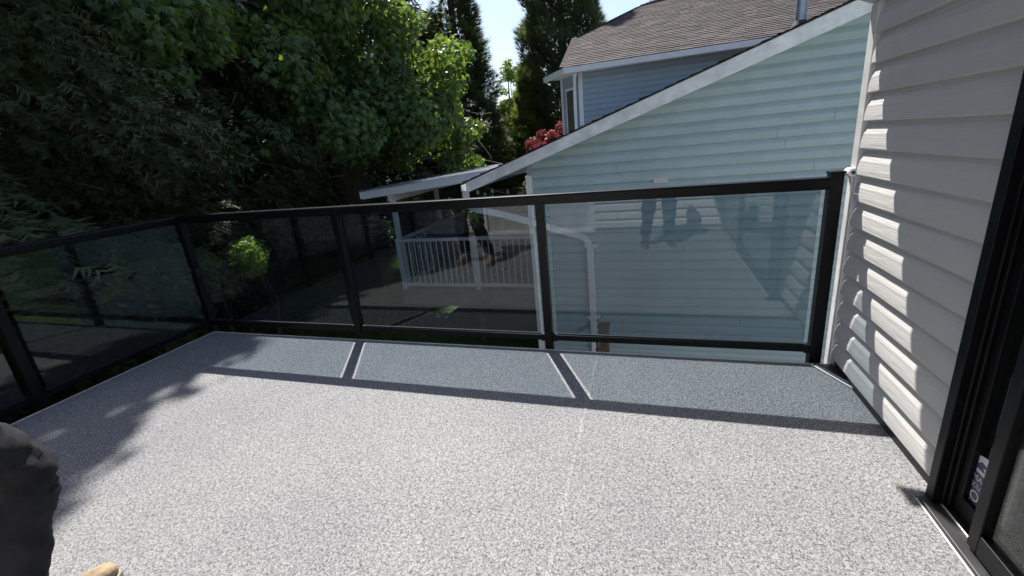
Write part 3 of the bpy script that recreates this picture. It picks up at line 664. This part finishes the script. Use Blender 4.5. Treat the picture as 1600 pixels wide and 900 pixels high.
def broadleaf(name, label, base, top, clumps, n, size, mat, tmpl, nl=10, tr=.2, up=.45, droop=.5, cat='tree', group=None):
    t = thing(name, label, cat, base, group); off = np.array(base)
    tp = [Vector((0,0,-.1)), Vector((random.uniform(-.15,.15),random.uniform(-.15,.15),top*.35)), Vector((random.uniform(-.3,.3),random.uniform(-.3,.3),top*.7)), Vector((0,0,top))]
    loc = [(c[0]-off[0],c[1]-off[1],c[2]-off[2],*c[3:]) for c in clumps]
    trunk(t, tp, [tr*1.25, tr, tr*.6, tr*.15])
    def st_(z):
        k = min(max((z-.8)/top*.8, .15), .9); return tp[1].lerp(tp[2], k)
    m0 = t.location.copy()
    random.shuffle(clumps)
    for c in clumps[:nl]:
        a = st_(c[2]-off[2]); b = Vector(c[:3])-Vector(base)
        if lit_region(np.array([c[:3]]))[0]: continue
        mid = a.lerp(b, .5)+Vector((random.uniform(-.3,.3), random.uniform(-.3,.3), .12*(b-a).length)); q = [a.lerp(mid, u).lerp(mid.lerp(b, u), u) for u in (0,.25,.5,.75,1)]
        r = tr*.42; MB().tube(q, [r,r*.8,r*.6,r*.42,r*.2], 7).build('limb', 'bark', t, True)
    P, d = in_clumps(clumps, n); nr = d*.6+np.array([0,0,up])+RNG.normal(0,.45,(n,3))
    Z0 = nr/np.linalg.norm(nr, axis=1, keepdims=True)
    X, Y, Z = rot_basis(Z0, RNG.random(n)*6.28)
    X = X+np.array([0,0,-droop]); X /= np.linalg.norm(X, axis=1, keepdims=True); Y = np.cross(Z, X); Y /= np.linalg.norm(Y, axis=1, keepdims=True); Z = np.cross(X, Y)
    o = scatter('crown', mat, t, P, X, Y, Z, size*RNG.uniform(.6,1.25,n), *tmpl)
    o.matrix_parent_inverse = Matrix.Translation(-Vector(base)); return t
def conifer(name, label, base, h, rad, n, size, mat, tmpl, prof=None, tr=.2, lift=0.0, branches=26, group=None, cat='tree', zmin=.0, lobes=.18):
    t = thing(name, label, cat, base, group)
    trunk(t, [(0,0,-.1),(.05,.03,h*.4),(0,-.04,h*.75),(0,0,h*.97)], [tr*1.2,tr*.85,tr*.45,.02])
    prof = prof or (lambda u: (1-u)**.7)
    ph = RNG.random(5)*6.28
    u = zmin+(1-zmin)*RNG.random(n)**1.15; a = RNG.random(n)*6.283
    # branches: lobes in angle and height so the outline is ragged
    lob = 1+lobes*np.sin(a*5+ph[0]+u*37)+lobes*.7*np.sin(u*61+ph[1]+a*2)+lobes*.4*np.sin(a*11+u*23+ph[2])
    rr = rad*np.vectorize(prof)(u)*lob*(.40+.60*RNG.random(n)**.40)
    P = np.stack([base[0]+rr*np.cos(a), base[1]+rr*np.sin(a), base[2]+u*h], 1)
    out = np.stack([np.cos(a), np.sin(a), np.full(n, lift)], 1)+RNG.normal(0,.28,(n,3)); X = out/np.linalg.norm(out, axis=1, keepdims=True)
    upv = np.array([0,0,1.])+RNG.normal(0,.35,(n,3)); Y = np.cross(upv, X); Y /= np.linalg.norm(Y, axis=1, keepdims=True); Z = np.cross(X, Y)
    sc = size*RNG.uniform(.5,1.35,n)
    tl = [ispray_t(i) for i in range(5)] if tmpl is SPRAY else [tmpl]
    ps = [scatter('crown', mat, t, P[i::len(tl)], X[i::len(tl)], Y[i::len(tl)], Z[i::len(tl)], sc[i::len(tl)], *q) for i, q in enumerate(tl)]
    if len(ps) > 1:                        # join the spray variants into one crown
        bm = bmesh.new()
        for p_ in ps: bm.from_mesh(p_.data)
        me = ps[0].data; bm.to_mesh(me); bm.free()
        for p_ in ps[1:]: bpy.data.objects.remove(p_)
    ps[0].matrix_parent_inverse = Matrix.Translation(-Vector(base))
    for k in range(branches):
        uu = zmin+(.95-zmin)*k/branches; aa = k*2.4; r0 = rad*prof(uu)*.85; z = uu*h
        e = Vector((r0*math.cos(aa), r0*math.sin(aa), z+lift*r0*.4-.1))
        if lit_region(np.array([Vector(base)+e]))[0]: continue
        MB().tube([(0,0,z-.1),(e.x*.5,e.y*.5,z+.05),tuple(e)], [tr*.22,tr*.14,.012], 6).build('branch', 'bark', t, True)
    return t
def pol(az, D, z=-2.0): return (CAMPOS.x+D*math.sin(R(az)), D*math.cos(R(az)), z)
cedarp = lambda u: min(1, (u+.06)*4)*(1-u)**.55
colp = lambda u: min(1, .78+u*1.5)*(1-max(u-.35,0)/.65)**.55
conifer('cedar_tree', 'dark drooping cedar crowding the left edge beyond the side railing', (-8.1, 2.2, -2.0), 14.5, 2.9, 66000, .27, 'cedar', SPRAY, cedarp, .28, -.30, 34, zmin=.04)
conifer('cedar_tree', 'dark cedar between the left edge cedar and the big maple', (-9.6, 6.0, -2.0), 15.5, 2.9, 60000, .28, 'cedar', SPRAY, cedarp, .30, -.30, 34, zmin=.04)
mc0 = [(-9.0,5.0,3.9,.9,.9,.6),(-8.0,4.6,3.2,.8,.8,.5),(-7.2,5.2,3.6,.8,.8,.6),(-7.6,5.9,2.0,.9,.9,.6),(-8.3,4.0,2.2,.7,.7,.45),(-7.0,4.2,4.3,.8,.8,.5),(-6.9,6.4,3.1,.8,.8,.7),(-7.7,6.8,.9,.8,.8,.55),(-8.6,6.2,1.2,.7,.7,.5),(-7.3,3.4,3.2,.6,.6,.4),(-6.3,7.2,1.9,.7,.7,.6),(-6.6,7.4,4.2,.9,.9,.7)]+clump_set((-8.2, 8.6, 3.6), (1.9, 2.0, 4.2), 64, .78, 5)+clump_set((-9.4, 9.2, 9.0), (2.3, 2.3, 3.0), 20, 1.2, 6)+clump_set((-7.9,7.9,10.2),(.9,.9,1.6),14,1.0,61)+clump_set((-7.2,6.7,8.2),(.7,.7,1.2),8,.8,62)+clump_set((-5.7,10.5,1.3),(.5,.6,.9),9,.5,63)+clump_set((-6.2, 9.6, 2.9), (1.15, 1.2, 2.3), 20, .8, 8)
mc = [c for c in mc0 if c[2] > 1.5 or c[0] > -6.6]
broadleaf('maple_tree', 'large leafy maple with sunlit yellow green leaves on its right side', (-8.0, 9.0, -2.0), 13, mc, 84000, .132, 'maple', MAPLE, 22, .30)
bk = [(-76,13,13,'first dark conifer from the left behind the cedars'),(-65,15,14,'second dark conifer from the left behind the cedars'),(-56,16.5,15,'dark conifer behind the middle cedar'),(-48,17,15,'dark conifer behind the left half of the maple'),(-40.5,18,16,'dark conifer behind the trunk of the maple'),(-34,18.5,15,'dark conifer behind the right half of the maple'),(-28.5,19.5,14,'dark conifer just left of the narrow cypress')]
for az, D, h, lb in bk:
    conifer('backing_conifer', lb, pol(az, D), h, 2.5, 15000, .72, 'cedar', SPRAY, cedarp, .28, -.3, 12, group='dark conifers behind the maple')
conifer('cypress_tree', 'tall narrow dark cypress right of the maple against the sky', pol(-22.6, 20), 13.5, 2.35, 34000, .34, 'cypress', TUFT, lambda u: min(1,(u+.3)*2.2)*(1-u), .22, .25, 20, lobes=.22)
conifer('columnar_cedar', 'tall dense columnar cedar left of the brown hip roof', pol(-9.9, 19), 13.5, 1.55, 44000, .30, 'cypress', TUFT, lambda u: 1-max(u-.55,0)*1.6, .22, .8, 12, lobes=.14)
conifer('columnar_cedar', 'shorter cedar beside the tall columnar cedar in the sky gap', pol(-14.0, 18.5), 6.4, 1.15, 15000, .26, 'lcedar', TUFT, lambda u: min(1,.7+u)*(1-u)**.45, .16, .8, 12, lobes=.2)
lc = clump_set(pol(-17.3, 24, 1.6), (1.3, 1.1, 2.3), 40, .6, 15)+clump_set(pol(-16.6, 24, 4.6), (.6, .6, 1.2), 9, .35, 16)
broadleaf('birch_tree', 'thin light green tree in the sky gap between cypress and cedar', pol(-16.6, 24), 7.0, lc, 22000, .15, 'light', LEAF, 16, .10)
lc = clump_set(pol(-18.3, 21, -.3), (1.0, 1.0, 1.7), 16, .6, 25)
broadleaf('young_tree', 'low pale green tree at the foot of the sky gap', pol(-18.3, 21), 3.6, lc, 10000, .15, 'light', LEAF, 10, .08)
rc = clump_set((-3.45, 12.6, 1.15), (.85, .6, .85), 26, .24, 35)
broadleaf('red_maple', 'small red leafed maple beside the corner of the upper storey', (-3.4, 12.6, -2.0), 3.6, rc, 5200, .085, 'red', MAPLE, 14, .05, droop=.9)
vc = clump_set((-7.1,3.1,2.6),(.6,.5,.5),7,.42,71)+clump_set((-7.0,3.7,3.0),(.6,.5,.5),7,.42,72)+clump_set((-6.8,4.1,2.9),(.5,.5,.5),6,.40,73)+clump_set((-7.2,3.6,1.9),(.5,.5,.4),5,.36,74)+clump_set((-7.3,3.2,1.4),(.4,.4,.4),3,.32,75)+clump_set((-6.9,3.8,1.2),(.4,.4,.3),3,.30,76)+clump_set((-6.6,4.6,3.4),(.5,.5,.4),6,.4,77)
broadleaf('vine_maple', 'slender broadleaf tree with sparse boughs in front of the left edge cedar', (-7.4,3.7,-2.0), 5.6, vc, 9500, .112, 'maple', MAPLE, 30, .09)
# ball shrub and its neighbour, coloured as if sunlit, and undergrowth
sc_ = [(-6.55,4.62,.20,.27,.27,.24),(-6.40,4.46,.28,.22,.22,.20),(-6.66,4.74,.30,.20,.20,.20),(-6.45,4.55,.08,.2,.2,.16)]
broadleaf('ball_shrub', 'ball shaped shrub coloured lime as if in sun seen through the left glass panel', (-6.55, 4.62, -2.0), 2.2, sc_, 2400, .075, 'shrub', LEAF, 5, .03, cat='shrub')
sc_ = [(-6.9,4.25,.24,.12,.14,.22),(-6.95,4.32,.05,.10,.12,.2)]
broadleaf('upright_shrub', 'small shrub coloured lime as if in sun left of the ball shaped one', (-6.92, 4.28, -2.0), 2.0, sc_, 420, .075, 'shrub', LEAF, 4, .02, cat='shrub')
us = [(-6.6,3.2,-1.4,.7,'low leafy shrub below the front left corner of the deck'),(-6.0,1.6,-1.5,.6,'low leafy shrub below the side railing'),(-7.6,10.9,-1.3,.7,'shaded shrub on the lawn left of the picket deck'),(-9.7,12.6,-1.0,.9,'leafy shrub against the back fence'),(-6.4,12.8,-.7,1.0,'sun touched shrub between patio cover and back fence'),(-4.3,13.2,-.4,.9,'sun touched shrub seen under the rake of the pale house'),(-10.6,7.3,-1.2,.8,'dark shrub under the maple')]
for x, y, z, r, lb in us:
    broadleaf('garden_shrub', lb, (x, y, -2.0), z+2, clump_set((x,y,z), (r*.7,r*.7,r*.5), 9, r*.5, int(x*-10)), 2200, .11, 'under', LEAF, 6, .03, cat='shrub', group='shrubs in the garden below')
# hanging catkins and bare twigs in the maple
mt = [o for o in bpy.data.objects if o.name == 'maple_tree'][0]
n = 1500; P, d = in_clumps(mc, n, .9)
P = P[P[:,0]+P[:,1]*.3 > -7.2] if False else P
n = len(P); Xc = np.tile([0,0,-1.], (n,1))+RNG.normal(0,.12,(n,3)); Xc /= np.linalg.norm(Xc,axis=1,keepdims=True); X, Y, Z = Xc, *rot_basis(Xc, RNG.random(n)*6.28)[:2]
ck = [(0,.10,0),(0,-.05,.09),(0,-.05,-.09),(.6,.14,0),(.6,-.07,.12),(.6,-.07,-.12),(1,0,0)]; cf = [(0,1,4),(0,4,3),(1,2,5),(1,5,4),(2,0,3),(2,3,5),(3,4,6),(4,5,6),(5,3,6)]
o = scatter('catkins', 'catkin', mt, P, X, Y, Z, RNG.uniform(.14,.27,n), ck, cf); o.matrix_parent_inverse = Matrix.Translation(-mt.location); o['kind'] = 'stuff'
tw = MB()
for k in range(150):
    c = random.choice(mc0 if k < 60 else [q for q in mc0 if q[2] < 2.2]); p = Vector(c[:3])+Vector((random.uniform(-1,1),random.uniform(-1,1),random.uniform(-.8,.4)))*1.0
    if lit_region(np.array([p]))[0]: continue
    d = Vector((random.uniform(-1,1),random.uniform(-1,.2),random.uniform(-.5,.3))).normalized(); q = [p]
    for s in range(4): d = (d+Vector((random.uniform(-.35,.35),random.uniform(-.35,.35),random.uniform(-.3,.25)))).normalized(); q.append(q[-1]+d*.28)
    tw.tube(q, [.014,.012,.010,.008,.004], 5)
o = tw.build('twigs', 'twig', mt, True); o.matrix_parent_inverse = Matrix.Translation(-mt.location); o['kind'] = 'stuff'
# grass
n = 90000; gx = RNG.uniform(-15,-2.7,n); gy = RNG.uniform(-2.5,13.8,n); ok = ~((gx > -5.5) & (gy > 6.4) & (gy < 9.9)) & ~((gx > -4.9) & (gy < 5.6)); P = np.stack([gx,gy,np.full(n,-2.0)],1)[ok]; n = len(P)
Xg = np.array([0,0,1.])+RNG.normal(0,.35,(n,3)); X, Y, Z = Xg, *rot_basis(Xg, RNG.random(n)*6.28)[:2]
o = scatter('grass', 'grass', None, P, X, Y, Z, RNG.uniform(.06,.13,n), [(0,.13,0),(0,-.13,0),(1,.0,.25),(0,.4,.1),(0,.2,.15),(.8,.6,-.1)], [(0,1,2),(3,4,5)]); o['kind'] = 'stuff'

# ------------------------------------------------------------------ people
def skin_mesh(name, verts, edges, radii, mat, parent, root=0, sub=2):
    m = bpy.data.meshes.new(name); m.from_pydata(verts, edges, []); o = obj(name, m, mat, parent)
    md = o.modifiers.new('skin', 'SKIN'); md.use_smooth_shade = True
    for i, r in enumerate(radii):
        r = r if isinstance(r, tuple) else (r, r); m.skin_vertices[0].data[i].radius = r
    m.skin_vertices[0].data[root].use_root = True
    s = o.modifiers.new('sub', 'SUBSURF'); s.levels = sub; s.render_levels = sub; return o
def boot(parent, fx, fy, side, mat, turn=0.0, height=.16):
    """low boot, toe towards +Y; heel at fy-.09"""
    def sec(y, w, h, z0=.022, sq=.75):
        return [(w*math.copysign(abs(math.cos(a))**sq, math.cos(a)), y, z0+max(0, h*(.5+.5*math.copysign(abs(math.sin(a))**sq, math.sin(a))))) for a in [2*math.pi*k/16 for k in range(16)]]
    S = [sec(-.095,.020,.05), sec(-.088,.032,.075), sec(-.06,.038,.095), sec(.0,.041,.10), sec(.05,.044,.085), sec(.10,.049,.066), sec(.145,.050,.056), sec(.18,.043,.050), sec(.205,.030,.042), sec(.214,.012,.03)]
    rz = Matrix.Translation((fx, fy, 0)) @ Matrix.Rotation(turn, 4, 'Z')
    tr = lambda q: tuple(rz @ Vector(p) for p in [q])[0]
    u = MB().loft([[tr(p) for p in s] for s in S]); 
    ring = lambda z, r, dy: [tr((r*math.cos(a), dy+r*1.15*math.sin(a), z)) for a in [2*math.pi*k/16 for k in range(16)]]
    u.loft([ring(.05,.040,-.045), ring(.10,.043,-.045), ring(.14,.046,-.045), ring(height,.048,-.043), ring(height+.003,.042,-.043)])
    o = u.build('boot', mat, parent, True); sb = o.modifiers.new('s','SUBSURF'); sb.levels = 1; sb.render_levels = 1
    sq = [(-.100,.022),(-.092,.036),(-.05,.043),(0,.043),(.06,.047),(.11,.053),(.16,.053),(.195,.042),(.216,.022)]
    out = [(w_, y_) for y_, w_ in sq]+[(-w_, y_) for y_, w_ in sq[::-1]]
    MB().prism([tr((x,y,.001)) for x, y in out], (0,0,.024)).build('boot_sole', 'sole', o, bevel=.004)
    lc_ = MB()
    for k in range(4):
        yy = .03+k*.022; zz = .118-.011*k-.3*max(0,yy-.05)*.5; lc_.tube([tr((-.022,yy,zz-.010)), tr((0,yy+.004,zz)), tr((.022,yy,zz-.010))], .003, 6)
    lc_.build('laces', 'sole', o)
    return o
def hand(v, e, r, wrist, idx, fwd, side, palm, curl=.5):
    """palm and five fingers added to a skin skeleton; fwd = finger direction, side = towards the thumb, palm = palm normal"""
    W = Vector(wrist); f = Vector(fwd).normalized(); s = Vector(side).normalized(); p = Vector(palm).normalized()
    k = len(v); v.append(tuple(W+f*.05)); r.append((.019,.030)); e.append((idx, k)); base = k
    for j, (o_, ln) in enumerate(((.028,.072),(.010,.082),(-.009,.076),(-.027,.060))):
        a = W+f*.085+s*o_; k1 = len(v); v.append(tuple(a)); r.append(.0095); e.append((base, k1)); d = f.copy(); q = a
        for t in range(3):
            d = (d+p*curl*.75).normalized(); q = q+d*ln/3*1.15; v.append(tuple(q)); r.append(.0085-.0008*t); e.append((len(v)-2, len(v)-1))
    a = W+f*.035+s*.030; k1 = len(v); v.append(tuple(a)); r.append(.012); e.append((base, k1)); d = (f*.6+s*.9+p*.2).normalized()
    for t in range(2): a = a+d*.032; d = (d+f*.3+p*curl*.3).normalized(); v.append(tuple(a)); r.append(.0098-.0008*t); e.append((len(v)-2, len(v)-1))
def person(label, hipx, hipy, rk, lk, ra, la, cloth, bootm, hands, lean=0.0, shirt='shirt', group=None):
    """rk/lk: knee xyz, ra/la: ankle xyz; hands: two (elbow, wrist, fwd, side, palm)"""
    T = thing('person', label, 'person', (hipx, hipy, 0))
    off = Vector((hipx, hipy, 0)); q = lambda p: tuple(Vector(p)-off)
    hz = .93; nk = (hipx, hipy+lean, 1.46)
    v = [(0,0,hz),(0,lean*.3,1.10),(0,lean*.7,1.30),(0,lean,1.44),(0,lean+.01,1.52),(0,lean+.03,1.60),(0,lean+.035,1.69),(0,lean+.02,1.745)]
    r = [(.135,.100),(.135,.105),(.165,.115),(.10,.07),(.055,.058),(.068,.088),(.077,.098),(.055,.07)]
    e = [(i, i+1) for i in range(7)]
    for sgn, kn, an in ((1, rk, ra), (-1, lk, la)):
        k = len(v); v += [(sgn*.095,0,hz-.06), q(kn), tuple(Vector(q(kn)).lerp(Vector(q(an)), .35)), q(an)]; r += [(.070,.075),(.046,.050),(.044,.048),(.036,.040)]; e += [(0,k),(k,k+1),(k+1,k+2),(k+2,k+3)]
    for sgn, (el, wr, fw, sd, pm) in zip((1,-1), hands):
        k = len(v); v += [(sgn*.185, lean, 1.41), q(el), q(wr)]; r += [.058,.042,(.028,.031)]; e += [(3,k),(k,k+1),(k+1,k+2)]
        hand(v, e, r, q(wr), k+2, fw, sd, pm)
    body = skin_mesh('body', v, e, r, 'skin', T)
    # face
    hy = lean+.035
    fc = MB(); fc.tube([(0,hy+.088,1.665),(0,hy+.105,1.64),(0,hy+.116,1.625),(0,hy+.09,1.617)], [.007,.011,.014,.008], 8); fc.build('nose', 'skin', T, True)
    for sx in (-1,1):
        MB().tube([(sx*.031,hy+.078,1.668),(sx*.031,hy+.090,1.668),(sx*.031,hy+.094,1.668)], [.013,.011,.003], 10).build('eye', 'white', T, True)
        MB().tube([(sx*.031,hy+.0935,1.668),(sx*.031,hy+.0955,1.668)], .005, 8).build('pupil', 'rubber', T)
        MB().tube([(sx*.076,hy-.005,1.685),(sx*.088,hy-.015,1.68),(sx*.086,hy-.012,1.65),(sx*.076,hy-.002,1.63)], [.008,.013,.012,.006], 8).build('ear', 'skin', T, True)
    MB().tube([(-.025,hy+.084,1.59),(0,hy+.094,1.589),(.025,hy+.084,1.59)], [.003,.006,.003], 8).build('mouth', simple('lips', (.42,.2,.17), .5), T, True)
    hr = MB(); secs = []
    for i in range(7):
        t = i/6; z = 1.655+.125*t; rad = .094*math.sqrt(max(0, 1-(t*.97)**2.6)); secs.append([(rad*.92*math.cos(a), hy-.022+rad*1.13*math.sin(a)-(.0 if math.sin(a) < .3 else .035*(1-t)), z-(.05*(1-t) if math.sin(a) < 0 else -.03*(1-t))) for a in [2*math.pi*k/18 for k in range(18)]])
    hr.loft(secs).build('hair', 'hair', T, True)
    # clothes: trousers and shirt as looser skins round the same skeleton
    v = [(0,0,hz+.06),(0,0,hz-.02)]; r = [(.150,.118),(.165,.128)]; e = [(0,1)]
    for sgn, kn, an in ((1, rk, ra), (-1, lk, la)):
        A = Vector((sgn*.098,0,hz-.10)); K = Vector(q(kn)); N_ = Vector(q(an)); k = len(v)
        seq = [A, A.lerp(K,.35), A.lerp(K,.7), K, K.lerp(N_,.22), K.lerp(N_,.5), K.lerp(N_,.78), N_+Vector((0,0,.015))]
        rr = [(.105,.112),(.100,.104),(.092,.094),(.088,.092),(.078,.084),(.076,.080),(.070,.078),(.066,.080)]
        v += [tuple(p) for p in seq]; r += rr; e += [(1,k)]+[(k+i,k+i+1) for i in range(7)]
    tr_ = skin_mesh('trousers', v, e, r, cloth, T, 0, 3)
    tx = bpy.data.textures.new('folds', 'CLOUDS'); tx.noise_scale = .085; tx.noise_depth = 3
    dm = tr_.modifiers.new('folds', 'DISPLACE'); dm.texture = tx; dm.strength = .04; dm.mid_level = .5; dm.texture_coords = 'LOCAL'
    t2 = bpy.data.textures.new('creases', 'CLOUDS'); t2.noise_scale = .045; t2.noise_type = 'HARD_NOISE'; t2.noise_depth = 1
    d3 = tr_.modifiers.new('creases', 'DISPLACE'); d3.texture = t2; d3.strength = .022; d3.mid_level = .5; d3.texture_coords = 'LOCAL'
    v = [(0,0,.90),(0,lean*.3,1.08),(0,lean*.7,1.30),(0,lean,1.44),(0,lean+.005,1.485)]; r = [(.165,.128),(.158,.122),(.182,.130),(.115,.082),(.066,.068)]; e = [(i,i+1) for i in range(4)]
    for sgn, (el, wr, *_) in zip((1,-1), hands):
        k = len(v); S0 = Vector((sgn*.188, lean, 1.405)); v += [tuple(S0), q(el), tuple(Vector(q(el)).lerp(Vector(q(wr)), .85))]; r += [.072,.056,.043]; e += [(3,k),(k,k+1),(k+1,k+2)]
    s_ = skin_mesh('shirt', v, e, r, shirt, T, 0, 2)
    d2 = s_.modifiers.new('folds', 'DISPLACE'); d2.texture = tx; d2.strength = .03; d2.texture_coords = 'LOCAL'
    for an, tn in ((ra, -.10), (la, .12)):
        a = Vector(q(an)); boot(T, a.x, a.y+.04, 1, bootm, tn)
    return T
# bystander at the left edge, looking out over the railing
person('person in charcoal work trousers and tan boots at the left edge of the deck', -3.11, .47, (-2.96,.62,.50), (-3.22,.50,.50), (-2.90,.43,.10), (-3.27,.36,.10), 'trousers', 'boot',
       [((-2.87,.24,1.13),(-3.10,.62,1.22),(-1,.25,.2),(0,.2,1),(.2,-1,0)), ((-3.39,.26,1.13),(-3.17,.60,1.14),(1,.25,.1),(0,.2,1),(-.2,-1,0))], .03)
# the photographer, mirrored in the glass
ph = person('person in dark jeans holding a phone, mirrored in the right glass panel', -.90, -.36, (-.78,-.31,.50), (-1.02,-.28,.50), (-.77,-.34,.10), (-1.06,-.30,.10), 'trousers2', 'shoe',
       [((-.66,-.28,1.16),(-.87,-.045,1.30),(-.35,.5,.6),(-.2,.3,1),(-.9,-.2,.1)), ((-1.20,-.26,1.16),(-1.15,-.05,1.30),(.25,.5,.6),(.2,.3,1),(.9,-.2,.1))], .04)
pm = MB().box(-.078,.078,-.038,.038,-.0245,-.0165).build('phone', 'rubber', None, bevel=.003); pm.matrix_world = M
tag(pm, 'dark phone held sideways in both hands above the deck', 'phone')
